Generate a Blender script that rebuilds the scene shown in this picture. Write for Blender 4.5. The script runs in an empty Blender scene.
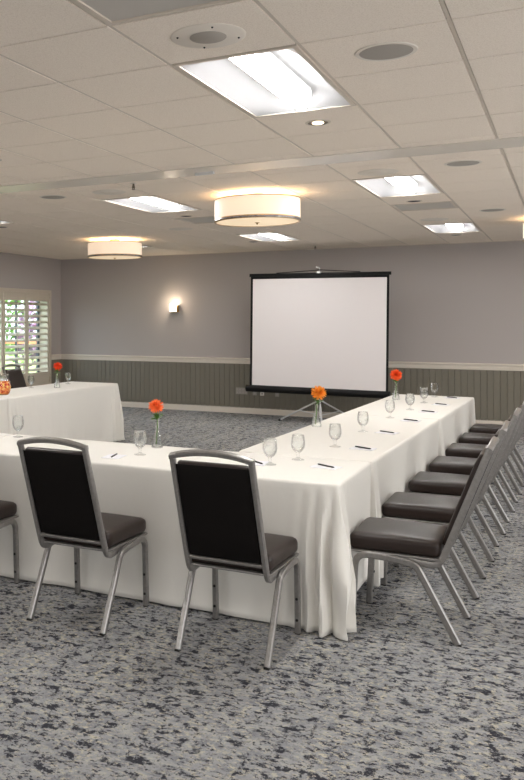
import bpy, bmesh, math, random
from mathutils import Vector, Matrix
R = random.Random(7)
PI = math.pi
scn = bpy.context.scene
COL = scn.collection

# ------------------------------------------------------------------ constants (metres)
EYE = 1.61
CEIL = 2.819
TOP = 0.775
TILE = 0.6096
WL, WR, WB, WF = -8.71, 3.6, 14.4, -3.6      # left, right, back, front walls

# ------------------------------------------------------------------ materials
def srgb(r, g, b):
    f = lambda c: (c/255/12.92) if c/255 <= .04045 else ((c/255+.055)/1.055)**2.4
    return (f(r), f(g), f(b), 1)

def mat(name, col, rough=.6, metal=0, spec=.5, **kw):
    m = bpy.data.materials.new(name); m.use_nodes = True
    b = m.node_tree.nodes['Principled BSDF']
    b.inputs['Base Color'].default_value = col
    b.inputs['Roughness'].default_value = rough
    b.inputs['Metallic'].default_value = metal
    b.inputs['Specular IOR Level'].default_value = spec
    for k, v in kw.items():
        b.inputs[k.replace('_', ' ')].default_value = v
    return m

def nodes(m):
    nt = m.node_tree
    return nt, nt.nodes, nt.links, nt.nodes['Principled BSDF']

def coord(nt, scale=(1, 1, 1), rot=(0, 0, 0)):
    tc = nt.nodes.new('ShaderNodeTexCoord'); mp = nt.nodes.new('ShaderNodeMapping')
    mp.inputs['Scale'].default_value = scale; mp.inputs['Rotation'].default_value = rot
    nt.links.new(tc.outputs['Object'], mp.inputs['Vector'])
    return mp.outputs['Vector']

def noise(nt, vec, scale, detail=4, rough=.55, dist=0):
    n = nt.nodes.new('ShaderNodeTexNoise')
    n.inputs['Scale'].default_value = scale; n.inputs['Detail'].default_value = detail
    n.inputs['Roughness'].default_value = rough; n.inputs['Distortion'].default_value = dist
    nt.links.new(vec, n.inputs['Vector'])
    return n.outputs['Fac']

def ramp(nt, fac, stops):
    r = nt.nodes.new('ShaderNodeValToRGB')
    e = r.color_ramp.elements
    while len(e) < len(stops): e.new(.5)
    for i, (p, c) in enumerate(stops):
        e[i].position = p; e[i].color = c if len(c) == 4 else (*c, 1)
    nt.links.new(fac, r.inputs['Fac'])
    return r.outputs['Color']

def mixc(nt, fac, a, b, mode='MIX'):
    m = nt.nodes.new('ShaderNodeMix'); m.data_type = 'RGBA'; m.blend_type = mode
    for s, v in ((0, fac), (6, a), (7, b)):
        if hasattr(v, 'links'): nt.links.new(v, m.inputs[s])
        else: m.inputs[s].default_value = v
    return m.outputs[2]

def bump(nt, fac, strength, dist=.01):
    b = nt.nodes.new('ShaderNodeBump')
    b.inputs['Strength'].default_value = strength; b.inputs['Distance'].default_value = dist
    nt.links.new(fac, b.inputs['Height'])
    nt.links.new(b.outputs['Normal'], nt.nodes['Principled BSDF'].inputs['Normal'])

def emis(name, col, strength, base=(.8, .8, .8, 1)):
    m = mat(name, base, .5)
    b = m.node_tree.nodes['Principled BSDF']
    b.inputs['Emission Color'].default_value = col
    b.inputs['Emission Strength'].default_value = strength
    return m

W1 = (1, 1, 1, 1); K0 = (0, 0, 0, 1)
# ceiling tile: fine fissured mineral board
M_tile = mat('mineral_tile', srgb(196, 185, 172), .95, spec=.1)
nt, N, L, B = nodes(M_tile); v = coord(nt)
f = noise(nt, v, 170, 3, .7)
g = noise(nt, v, 1.1, 2)
c1 = ramp(nt, f, [(.3, srgb(226, 213, 198)), (.5, srgb(245, 233, 219)), (.75, srgb(250, 240, 228))])
L.new(c1, B.inputs['Base Color']); bump(nt, f, .4, .003)
M_grid = mat('ceiling_grid_paint', srgb(212, 200, 186), .5, spec=.3)
M_cross_shade = mat('cross_bar_painted_shade', srgb(168, 157, 144), .6, spec=.2)  # darker than the runners: joint shade between tiles painted into the bar colour
M_band = mat('track_satin_paint', srgb(228, 220, 208), .25, spec=.5)
M_slab = mat('plenum_board', srgb(120, 112, 102), .9)
# walls
M_wall = mat('wall_paint', srgb(172, 165, 161), .75, spec=.25)
nt, N, L, B = nodes(M_wall); v = coord(nt)
bump(nt, noise(nt, v, 90, 3), .12, .003)
M_wains = mat('wainscot_paint', srgb(119, 114, 102), .55, spec=.3)
M_white = mat('trim_paint', srgb(214, 205, 192), .45, spec=.4)
M_shutter = mat('shutter_paint', srgb(196, 186, 170), .5, spec=.3)
# carpet
M_carpet = mat('woven_carpet', srgb(140, 140, 140), .97, spec=.08)
nt, N, L, B = nodes(M_carpet)
v = coord(nt)
vs = coord(nt, (1.0, 2.3, 1))
vy = coord(nt, (2.6, .45, 1))
vz = coord(nt, (1.0, 1.35, 1))
base = ramp(nt, noise(nt, vz, 10, 5, .7), [(.36, srgb(135, 137, 142)), (.5, srgb(156, 157, 160)), (.66, srgb(173, 172, 170))])
patch = ramp(nt, noise(nt, vy, 2.2, 4, .65), [(.38, (.25, .25, .25)), (.58, W1)])
cream_f = ramp(nt, noise(nt, vz, 32, 6, .78, .2), [(.525, K0), (.56, W1)])
fm = mixc(nt, 1.0, cream_f, patch, 'MULTIPLY')
c = mixc(nt, fm, base, srgb(198, 190, 170))
mid = ramp(nt, noise(nt, vz, 30, 6, .78, .3), [(.565, K0), (.59, (.7, .7, .7))])
c = mixc(nt, mid, c, srgb(110, 110, 114))
dk_f = ramp(nt, noise(nt, vz, 14, 8, .76, .25), [(.538, K0), (.550, W1)])
patch2 = ramp(nt, noise(nt, vy, 1.7, 5, .72), [(.41, K0), (.46, W1)])
dm = mixc(nt, 1.0, dk_f, patch2, 'MULTIPLY')
c = mixc(nt, dm, c, srgb(58, 59, 66))
dk2 = ramp(nt, noise(nt, vz, 24, 7, .78, .3), [(.56, K0), (.575, W1)])
c = mixc(nt, dk2, c, srgb(64, 65, 71))
pile = noise(nt, v, 420, 2, .6)
c = mixc(nt, .22, c, ramp(nt, pile, [(.3, (.35, .35, .35)), (.7, (1, 1, 1))]), 'MULTIPLY')
L.new(c, B.inputs['Base Color']); bump(nt, pile, .6, .006)
# fabric
M_cloth = mat('ivory_tablecloth', srgb(229, 226, 219), .85, spec=.15)
nt, N, L, B = nodes(M_cloth)
B.inputs['Sheen Weight'].default_value = .15
v = coord(nt, (1, 1, .6)); bump(nt, noise(nt, v, 14, 5, .6), .10, .02)
# chairs
M_frame = mat('hammered_silver_metal', srgb(140, 136, 132), .30, .6, spec=.5)
nt, N, L, B = nodes(M_frame); v = coord(nt)
fr = noise(nt, v, 60, 3, .6)
L.new(ramp(nt, fr, [(.3, srgb(134, 131, 128)), (.7, srgb(149, 146, 143))]), B.inputs['Base Color'])
M_vinyl = mat('dark_brown_vinyl', srgb(40, 30, 26), .36, spec=.35)
nt, N, L, B = nodes(M_vinyl); v = coord(nt)
bump(nt, noise(nt, v, 260, 3, .6), .25, .002)
M_backcloth = mat('black_backrest_fabric', srgb(17, 14, 13), .8, spec=.15)
M_rubber = mat('black_rubber', srgb(22, 21, 21), .6)
M_black = mat('black_metal', srgb(9, 9, 10), .5, spec=.25)
M_screen = mat('matte_screen_fabric', srgb(226, 220, 219), .8, spec=.15)
M_chrome = mat('brushed_aluminium', srgb(214, 214, 214), .35, .35)
M_brass = mat('polished_brass', srgb(176, 138, 72), .3, .9)
M_bead = mat('crystal_bead_band', srgb(140, 138, 140), .2, .5)
nt, N, L, B = nodes(M_bead); v = coord(nt)
L.new(ramp(nt, noise(nt, v, 130, 2, .8), [(.4, srgb(90, 86, 88)), (.6, srgb(190, 188, 190))]), B.inputs['Base Color'])
M_spk = mat('speaker_grille', srgb(168, 161, 152), .6, spec=.2)
M_spkw = mat('speaker_plate', srgb(226, 217, 205), .5, spec=.3)
M_vent = mat('perforated_grille', srgb(158, 152, 146), .6, spec=.2)
nt, N, L, B = nodes(M_vent); v = coord(nt)
vo = N.new('ShaderNodeTexVoronoi'); vo.inputs['Scale'].default_value = 90; vo.inputs['Randomness'].default_value = 0
L.new(v, vo.inputs['Vector'])
L.new(ramp(nt, vo.outputs['Distance'], [(.30, srgb(112, 108, 104)), (.36, srgb(196, 190, 182))]), B.inputs['Base Color'])
M_paper = mat('white_paper', srgb(236, 236, 240), .8)
M_pen = mat('black_pen_plastic', srgb(30, 28, 32), .3)
M_plate = mat('outlet_plate', srgb(150, 146, 138), .5)
M_platew = mat('white_outlet_plate', srgb(212, 208, 200), .5)
M_stem = mat('green_stem', srgb(92, 128, 48), .5)
M_leaf = mat('green_leaf', srgb(84, 130, 40), .5)
M_bronze = mat('gilt_baffle', srgb(96, 74, 40), .3, .8)
M_dark = mat('dark_can_baffle', srgb(40, 36, 32), .5)
M_lens = emis('troffer_lens', (1, .985, .965, 1), 12.0)
M_basket = emis('troffer_basket', (1, .985, .965, 1), .45)
M_house = mat('troffer_reflector', srgb(190, 190, 192), .4, spec=.4)
M_shade = emis('drum_shade_fabric', (1, .80, .62, 1), .16, srgb(232, 214, 190))
M_diff = emis('drum_diffuser', (1, .78, .52, 1), .16, srgb(236, 218, 190))
M_bulb = emis('warm_bulb', (1, .80, .55, 1), 5)
M_sconce = emis('sconce_glass', (1, .88, .70, 1), 3)
M_grass = mat('grass', srgb(118, 142, 72), .9)
M_hedge = mat('hedge_leaves', srgb(92, 128, 52), .8)
M_plum = mat('plum_leaves', srgb(120, 92, 120), .8)
M_terra = mat('terracotta', srgb(206, 128, 92), .8)
M_dkframe = mat('dark_window_frame', srgb(70, 74, 84), .5)
M_concrete = mat('pale_concrete', srgb(190, 188, 182), .9)
M_water_or = mat('fruit_juice', srgb(236, 128, 60), .15)
nt, N, L, B = nodes(M_water_or); v = coord(nt)
L.new(ramp(nt, noise(nt, v, 38, 2, .5), [(.38, srgb(196, 52, 30)), (.46, srgb(238, 132, 70)), (.56, srgb(240, 146, 84)), (.64, srgb(246, 206, 90))]), B.inputs['Base Color'])

def glass_mat(name, ior=1.45, tint=(1, 1, 1, 1), k=.6):
    m = bpy.data.materials.new(name); m.use_nodes = True
    nt = m.node_tree; nt.nodes.clear()
    o = nt.nodes.new('ShaderNodeOutputMaterial')
    g = nt.nodes.new('ShaderNodeBsdfGlass'); g.inputs['IOR'].default_value = ior
    g.inputs['Roughness'].default_value = 0; g.inputs['Color'].default_value = tint
    t = nt.nodes.new('ShaderNodeBsdfTransparent'); t.inputs['Color'].default_value = tint
    mx = nt.nodes.new('ShaderNodeMixShader'); mx.inputs[0].default_value = k
    nt.links.new(t.outputs[0], mx.inputs[1]); nt.links.new(g.outputs[0], mx.inputs[2])
    nt.links.new(mx.outputs[0], o.inputs['Surface'])
    return m
M_glass = glass_mat('clear_glass', 1.33, (.99, .995, .995, 1), .32)
M_water = glass_mat('water', 1.2, (.995, 1, 1, 1), .08)
M_pane = bpy.data.materials.new('window_glass'); M_pane.use_nodes = True
nt = M_pane.node_tree; nt.nodes.clear()
o_ = nt.nodes.new('ShaderNodeOutputMaterial'); t_ = nt.nodes.new('ShaderNodeBsdfTransparent')
t_.inputs[0].default_value = (.92, .94, .94, 1)
g_ = nt.nodes.new('ShaderNodeBsdfGlossy'); g_.inputs['Roughness'].default_value = .02
m_ = nt.nodes.new('ShaderNodeMixShader'); m_.inputs[0].default_value = .05
nt.links.new(t_.outputs[0], m_.inputs[1]); nt.links.new(g_.outputs[0], m_.inputs[2]); nt.links.new(m_.outputs[0], o_.inputs[0])

# ------------------------------------------------------------------ mesh helpers
def BM(): return bmesh.new()

def obj(name, bm, m, parent=None, smooth=False, loc=None):
    me = bpy.data.meshes.new(name)
    bmesh.ops.recalc_face_normals(bm, faces=bm.faces[:])
    bm.to_mesh(me); bm.free()
    me.materials.append(m)
    if smooth:
        me.polygons.foreach_set('use_smooth', [True]*len(me.polygons))
        if smooth != 'all':
            try: me.set_sharp_from_angle(angle=math.radians(38))
            except Exception: pass
    o = bpy.data.objects.new(name, me); COL.objects.link(o)
    if parent: o.parent = parent
    if loc: o.location = loc
    return o

def thing(name, label, cat, loc=(0, 0, 0), rz=0, group=None):
    o = bpy.data.objects.new(name, None); COL.objects.link(o)
    o.location = loc; o.rotation_euler = (0, 0, rz); o.empty_display_size = .1
    o['label'] = label; o['category'] = cat
    if group: o['group'] = group
    return o

def tag(o, label, cat, group=None, kind=None):
    o['label'] = label; o['category'] = cat
    if group: o['group'] = group
    if kind: o['kind'] = kind
    return o

def struct(name, bm, m, parent=None, smooth=False):
    o = obj(name, bm, m, parent, smooth)
    if not parent: o['kind'] = 'structure'
    return o

def dup(root, loc, rz=None, label=None, group=None):
    r = root.copy(); COL.objects.link(r); r.location = loc
    if rz is not None: r.rotation_euler = (0, 0, rz)
    if label: r['label'] = label
    if group: r['group'] = group
    for ch in list(root.children):
        c = ch.copy(); COL.objects.link(c); c.parent = r
        for g in ch.children:
            d = g.copy(); COL.objects.link(d); d.parent = c
    return r

def box(bm, x0, x1, y0, y1, z0, z1, bev=0):
    r = bmesh.ops.create_cube(bm, size=1)
    vs = r['verts']
    for v in vs:
        v.co = Vector((x0 if v.co.x < 0 else x1, y0 if v.co.y < 0 else y1, z0 if v.co.z < 0 else z1))
    if bev:
        es = {e for v in vs for e in v.link_edges}
        bmesh.ops.bevel(bm, geom=list(es), offset=bev, segments=2, affect='EDGES', profile=.7)
    return bm

def rbox(bm, cx, cy, cz, sx, sy, sz, r, n=10, crown=0, taper=0):
    """soft cushion: rounded box with crowned top; taper narrows width towards -y"""
    t = BM(); bmesh.ops.create_cube(t, size=2)
    bmesh.ops.subdivide_edges(t, edges=t.edges[:], cuts=n, use_grid_fill=True)
    hx, hy, hz = sx/2, sy/2, sz/2
    def grid(a, h):                       # cluster samples near the ends
        s = 1 if a >= 0 else -1; a = abs(a)
        return s*h*(1-(1-a)**1.8)
    for v in t.verts:
        p = Vector((grid(v.co.x, hx), grid(v.co.y, hy), v.co.z*hz))
        q = Vector((max(-hx+r, min(hx-r, p.x)), max(-hy+r, min(hy-r, p.y)), max(-hz+min(r, hz), min(hz-min(r, hz), p.z))))
        d = p-q
        if d.length > 1e-9: p = q+d.normalized()*min(r, hz if abs(d.z) > 0 and r > hz else r)
        if crown and p.z > 0:
            p.z += crown*(1-(p.x/hx)**2)*(1-(p.y/hy)**2)*(p.z/hz)
        if taper: p.x *= 1+taper*(p.y/hy)
        v.co = p+Vector((cx, cy, cz))
    me = bpy.data.meshes.new('t'); t.to_mesh(me); t.free(); bm.from_mesh(me); bpy.data.meshes.remove(me)
    return bm

def fillet(pts, rad, n=6):
    pts = [Vector(p) for p in pts]; out = [pts[0]]
    for i in range(1, len(pts)-1):
        a, b, c = pts[i-1], pts[i], pts[i+1]
        r = rad[i] if isinstance(rad, (list, tuple)) else rad
        u, w = (a-b).normalized(), (c-b).normalized()
        ang = u.angle(w)
        if r <= 0 or ang > PI-.02: out.append(b); continue
        t = min(r/math.tan(ang/2), (a-b).length*.49, (c-b).length*.49)
        p0, p1 = b+u*t, b+w*t
        for k in range(n+1):
            s = k/n
            out.append(p0*(1-s)**2+b*2*s*(1-s)+p1*s*s)
    out.append(pts[-1]); return out

def sweep(bm, path, side, hw, ht, rnd=.35, closed=False):
    """rounded-rectangle tube; side = constant vector across, hw half width across, ht half thickness in plane"""
    side = Vector(side).normalized(); n = len(path); rings = []
    a = 1-rnd
    prof = [(1, -a), (1, a), (a, 1), (-a, 1), (-1, a), (-1, -a), (-a, -1), (a, -1)]
    for i, p in enumerate(path):
        if closed: d = path[(i+1) % n]-path[i-1]
        else: d = (path[min(i+1, n-1)]-path[max(i-1, 0)])
        d.normalize(); nrm = d.cross(side).normalized()
        rings.append([bm.verts.new(p+side*hw*x+nrm*ht*y) for x, y in prof])
    k = len(prof)
    for i in range(n if closed else n-1):
        r0, r1 = rings[i], rings[(i+1) % n]
        for j in range(k): bm.faces.new((r0[j], r0[(j+1) % k], r1[(j+1) % k], r1[j]))
    if not closed:
        bm.faces.new(rings[0]); bm.faces.new(rings[-1][::-1])
    return bm

def tube(bm, path, r, k=10, rads=None):
    path = [Vector(p) for p in path]; n = len(path); rings = []
    d0 = (path[1]-path[0]).normalized()
    up = Vector((0, 0, 1)) if abs(d0.z) < .9 else Vector((1, 0, 0))
    for i, p in enumerate(path):
        d = (path[min(i+1, n-1)]-path[max(i-1, 0)]).normalized()
        a = d.cross(up)
        if a.length < 1e-4: a = Vector((1, 0, 0))
        a.normalize(); b = d.cross(a).normalized(); up = a.cross(d) if False else up
        rr = rads[i] if rads else r
        rings.append([bm.verts.new(p+(a*math.cos(2*PI*j/k)+b*math.sin(2*PI*j/k))*rr) for j in range(k)])
    for i in range(n-1):
        for j in range(k): bm.faces.new((rings[i][j], rings[i][(j+1) % k], rings[i+1][(j+1) % k], rings[i+1][j]))
    bm.faces.new(rings[0]); bm.faces.new(rings[-1][::-1])
    return bm

def lathe(bm, prof, k=32, cx=0, cy=0, close=False):
    rings = []
    for r, z in prof:
        if r < 1e-6: rings.append([bm.verts.new((cx, cy, z))])
        else: rings.append([bm.verts.new((cx+r*math.cos(2*PI*j/k), cy+r*math.sin(2*PI*j/k), z)) for j in range(k)])
    m = len(rings)
    for i in range(m if close else m-1):
        a, b = rings[i], rings[(i+1) % m]
        if len(a) == 1 and len(b) == 1: continue
        for j in range(k):
            j2 = (j+1) % k
            if len(a) == 1: bm.faces.new((a[0], b[j], b[j2]))
            elif len(b) == 1: bm.faces.new((a[j], a[j2], b[0]))
            else: bm.faces.new((a[j], a[j2], b[j2], b[j]))
    return bm

# ------------------------------------------------------------------ room shell
struct('floor', box(BM(), WL-.25, WR+.2, WF-.2, WB+.2, -.1, 0), M_carpet)

def wall_boxes(name, segs, m):
    bm = BM()
    for s in segs: box(bm, *s)
    return struct(name, bm, m)
H1 = CEIL+.25
wall_boxes('wall_back', [(WL-.25, WR+.2, WB, WB+.2, 0, H1)], M_wall)
wall_boxes('wall_right', [(WR, WR+.2, WF, WB, 0, H1)], M_wall)
wall_boxes('wall_front', [(WL-.25, WR+.2, WF-.2, WF, 0, H1)], M_wall)
WY0, WY1, WZ0, WZ1 = 11.66, 13.94, .45, 2.14            # window opening
wall_boxes('wall_left', [(WL-.25, WL, WF, WY0, 0, H1), (WL-.25, WL, WY1, WB, 0, H1),
                         (WL-.25, WL, WY0, WY1, 0, WZ0), (WL-.25, WL, WY0, WY1, WZ1, H1)], M_wall)

# wainscot of narrow vertical boards with real V-shaped grooves
def board_panel(name, p0, p1, nrm, z0, z1, pitch=.0915):
    p0, p1, nrm = Vector(p0), Vector(p1), Vector(nrm)
    Lg = (p1-p0).length; d = (p1-p0).normalized(); bm = BM(); pts = []
    n = int(Lg/pitch); g = .0045
    for i in range(n+1):
        a = i*pitch
        pts += [(a+g, .012), (min(a+pitch-g, Lg), .012), (min(a+pitch, Lg), .004)]
    pts = [q for q in pts if q[0] <= Lg]
    rows = []
    for z in (z0, z1): rows.append([bm.verts.new(p0+d*s+nrm*o+Vector((0, 0, z))) for s, o in pts])
    for i in range(len(pts)-1):
        bm.faces.new((rows[0][i], rows[0][i+1], rows[1][i+1], rows[1][i]))
    bk = [bm.verts.new(p0+Vector((0, 0, z))+d*s) for z in (z0, z1) for s in (pts[0][0], pts[-1][0])]
    bm.faces.new((bk[0], bk[1], bk[3], bk[2]))
    return struct(name, bm, M_wains)
board_panel('trim_1', (WL, WB, 0), (WR, WB, 0), (0, -1, 0), .1, .88)
board_panel('trim_2', (WL, WY1+.06, 0), (WL, WB, 0), (1, 0, 0), .1, .88)
board_panel('trim_3', (WL, WF, 0), (WL, WY0-.06, 0), (1, 0, 0), .1, .88)

def moulding(name, p0, p1, nrm, prof):
    bm = BM(); p0, p1, nrm = Vector(p0), Vector(p1), Vector(nrm)
    a = [bm.verts.new(p0+nrm*o+Vector((0, 0, z))) for o, z in prof]
    b = [bm.verts.new(p1+nrm*o+Vector((0, 0, z))) for o, z in prof]
    k = len(prof)
    for i in range(k): bm.faces.new((a[i], a[(i+1) % k], b[(i+1) % k], b[i]))
    bm.faces.new(a); bm.faces.new(b[::-1])
    return struct(name, bm, M_white)
RAIL = [(0, .865), (.016, .865), (.018, .882), (.024, .888), (.026, .925), (.034, .934), (.040, .945), (.040, .958), (.034, .966), (0, .966)]
BASE = [(0, 0), (.018, 0), (.018, .075), (.014, .09), (.010, .098), (.012, .104), (.012, .112), (0, .112)]
moulding('trim_4', (WL, WB, 0), (WR, WB, 0), (0, -1, 0), RAIL)
moulding('trim_5', (WL, WY1+.06, 0), (WL, WB, 0), (1, 0, 0), RAIL)
moulding('trim_6', (WL, WF, 0), (WL, WY0-.06, 0), (1, 0, 0), RAIL)
moulding('baseboard_back', (WL, WB, 0), (WR, WB, 0), (0, -1, 0), BASE)
moulding('baseboard_left', (WL, WF, 0), (WL, WB, 0), (1, 0, 0), BASE)
moulding('baseboard_right', (WR, WF, 0), (WR, WB, 0), (-1, 0, 0), BASE)

# ---- ceiling: lay-in tiles on a T-bar grid, holes where fixtures are recessed
X0 = -1.6460-TILE*12
cols = [X0+TILE*i for i in range(21)]
BY0, BY1 = 6.30, 6.64
zones = [[3.1034+TILE*i for i in range(-11, 6)], [7.495+TILE*i for i in range(-1, 6)], [11.45+TILE*i for i in range(-1, 5)]]
rows1 = [WF]+[y for y in zones[0] if WF < y < BY0-.1]+[BY0]
rows2 = [BY1]+[y for y in zones[1] if y < 10.6]+[y for y in zones[2]]+[WB]
TROF = [(cx, y) for y in (-3.0, 3.713) for cx in (-6.5227, -4.0843, -1.6460, .7924)]
TROF = [(cx, y) for y in (3.1034+TILE*1, 3.1034-TILE*6, 7.495, 11.45) for cx in (-6.5227, -4.0843, -1.6460, .7924)]
VENTS = [(-1.6460, 3.1034-TILE), (-1.6460, 7.495+TILE*3), (-4.0843, 7.495+TILE*3)]
def in_hole(x, y):
    for tx, ty in TROF:
        if tx < x < tx+TILE and ty < y < ty+2*TILE: return True
    for tx, ty in VENTS:
        if tx < x < tx+TILE and ty < y < ty+TILE: return True
    return False
bm = BM(); gx, gy = .0105, .0055
cx_edges = [max(c, WL) for c in cols if c > WL-TILE]+[WR]
cx_edges = sorted(set(round(c, 4) for c in cx_edges if WL <= c <= WR))
for rows in (rows1, rows2):
    for j in range(len(rows)-1):
        for i in range(len(cx_edges)-1):
            x0, x1, y0, y1 = cx_edges[i], cx_edges[i+1], rows[j], rows[j+1]
            if x1-x0 < .05 or y1-y0 < .05 or in_hole((x0+x1)/2, (y0+y1)/2): continue
            box(bm, x0+gx, x1-gx, y0+gy, y1-gy, CEIL, CEIL+.018)
ceiling = struct('ceiling', bm, M_tile)
bm = BM()
for c in cx_edges: box(bm, c-.0075, c+.0075, WF, BY0, CEIL+.003, CEIL+.03); box(bm, c-.0075, c+.0075, BY1, WB, CEIL+.003, CEIL+.03)
struct('grid_bar', bm, M_grid, ceiling)
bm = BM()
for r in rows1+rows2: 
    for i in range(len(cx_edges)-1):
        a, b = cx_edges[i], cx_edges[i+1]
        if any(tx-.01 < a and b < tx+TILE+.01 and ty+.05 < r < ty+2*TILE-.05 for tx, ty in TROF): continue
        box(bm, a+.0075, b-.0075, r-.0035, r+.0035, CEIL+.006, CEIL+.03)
struct('cross_bar', bm, M_cross_shade, ceiling)
struct('plenum', box(BM(), WL-.25, WR+.2, WF-.2, WB+.2, CEIL+.2, CEIL+.3), M_slab, ceiling)
bm = BM(); box(bm, WL, WR, BY0, BY1, CEIL-.004, CEIL+.05, .001)
struct('trim_7', bm, M_band)
bm = BM()
for p, q in (((WL, 0), (WR, 0)),): box(bm, WL, WR, WB-.02, WB, CEIL-.006, CEIL+.02)
struct('trim_8', bm, M_grid)

# ---- window with plantation shutters in the left wall
win = BM()
def ring_yz(bm, x0, x1, y0, y1, z0, z1, w):
    box(bm, x0, x1, y0, y0+w, z0, z1, .004); box(bm, x0, x1, y1-w, y1, z0, z1, .004)
    box(bm, x0, x1, y0+w, y1-w, z0, z0+w, .004); box(bm, x0, x1, y0+w, y1-w, z1-w, z1, .004)
ring_yz(win, WL, WL+.035, WY0-.06, WY1+.06, WZ0-.06, WZ1+.06, .062)
window = struct('window_1', win, M_shutter)
bm = BM(); box(bm, WL-.25, WL, WY0-.0, WY0+.01, WZ0, WZ1); box(bm, WL-.25, WL, WY1-.01, WY1, WZ0, WZ1)
box(bm, WL-.25, WL, WY0, WY1, WZ0, WZ0+.01); box(bm, WL-.25, WL, WY0, WY1, WZ1-.01, WZ1)
struct('jamb', bm, M_shutter, window)
bm = BM(); ring_yz(bm, WL-.235, WL-.19, WY0+.01, WY1-.01, WZ0+.01, WZ1-.01, .05)
for yy in (12.40, 13.16): box(bm, WL-.23, WL-.195, yy-.02, yy+.02, WZ0+.06, WZ1-.06)
struct('sash', bm, M_dkframe, window)
bm = BM(); box(bm, WL-.216, WL-.212, WY0+.05, WY1-.05, WZ0+.05, WZ1-.05)
struct('pane', bm, M_pane, window)
for k, (a, b) in enumerate(((11.675, 12.405), (12.42, 13.155), (13.17, 13.925))):
    xa, xb = WL-.005, WL+.026
    bm = BM(); sw = .05
    box(bm, xa, xb, a, a+sw, WZ0+.01, WZ1-.01, .003); box(bm, xa, xb, b-sw, b, WZ0+.01, WZ1-.01, .003)
    box(bm, xa, xb, a+sw, b-sw, 1.985, WZ1-.01, .003); box(bm, xa, xb, a+sw, b-sw, WZ0+.01, .65, .003)
    sh = struct('shutter_panel', bm, M_shutter, window)
    bm = BM(); nl = 12; pz = (1.985-.65)/nl
    for i in range(nl):
        zc = .65+pz*(i+.5); path = [Vector((xa+.015, a+sw+.002, zc)), Vector((xa+.015, b-sw-.002, zc))]
        t = math.radians(-32)
        sweep(bm, path, (math.cos(t), 0, math.sin(t)), .044, .0055, .7)
    ob = struct('louver', bm, M_shutter, sh)
    bm = BM(); ym = (a+b)/2
    box(bm, xb+.030, xb+.040, ym-.006, ym+.006, .70, 1.94)
    struct('tilt_rod', bm, M_shutter, sh)

# ------------------------------------------------------------------ outdoors, seen between the louvers
bm = BM(); box(bm, -60, WL-.26, -10, 60, -.25, -.12)
tag(obj('lawn', bm, M_grass), 'green lawn and ground outside the shuttered window', 'lawn', kind='stuff')
def bush(name, x, y, h, w, m, label, seed, n=900, z0=-.12):
    rr = random.Random(seed)
    t = thing(name, label, 'bush' if h < 2.6 else 'tree', (x, y, z0))
    bm = BM()
    for _ in range(n):
        u = rr.uniform(-1, 1); ph = rr.uniform(0, 2*PI); rad = rr.uniform(.6, 1)
        q = math.sqrt(1-u*u)
        c = Vector((q*math.cos(ph)*w*rad, q*math.sin(ph)*w*rad, h*.58+u*h*.42*rad))
        s = rr.uniform(.05, .11)
        a = Vector((rr.gauss(0, 1), rr.gauss(0, 1), rr.gauss(0, 1))).normalized()
        b = a.orthogonal().normalized(); cc = a.cross(b)
        bm.faces.new([bm.verts.new(c+b*s), bm.verts.new(c+cc*s*.6), bm.verts.new(c-b*s), bm.verts.new(c-cc*s*.6)])
    obj('foliage', bm, m, t)
    bm = BM(); tube(bm, [(0, 0, 0), (.02, .01, h*.3), (0, 0, h*.62)], .05, 8, [.07, .05, .02])
    obj('trunk', bm, mat('bark', srgb(92, 76, 60), .9), t)
bush('flowering_shrub', -11.9, 19.1, 2.5, .9, M_plum, 'purple-leaved shrub outside the left part of the shuttered window', 1)
bush('shrub', -14.2, 21.4, 2.9, 1.1, M_hedge, 'green tree outside behind the middle of the shuttered window', 2)
bush('shrub', -12.2, 24.0, 2.2, 1.0, M_hedge, 'green bush outside seen through the right shutter panel', 3)
bush('shrub', -14.8, 18.0, 2.3, 1.0, M_hedge, 'green bush outside at the left edge of the photo', 4)
bm = BM(); box(bm, -12.4, -10.9, 17.2, 18.2, 1.30, 1.36, .01)
t = thing('patio_table', 'orange-topped patio table outside behind the shutters', 'table', (-11.6, 17.7, -.12))
obj('tabletop', box(BM(), -.75, .75, -.5, .5, 1.18, 1.26, .01), M_terra, t)
bm.free()
for sx in (-1, 1):
    for sy in (-1, 1):
        obj('leg', box(BM(), sx*.68-.03, sx*.68+.03, sy*.43-.03, sy*.43+.03, 0, 1.18), M_dkframe, t)

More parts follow.
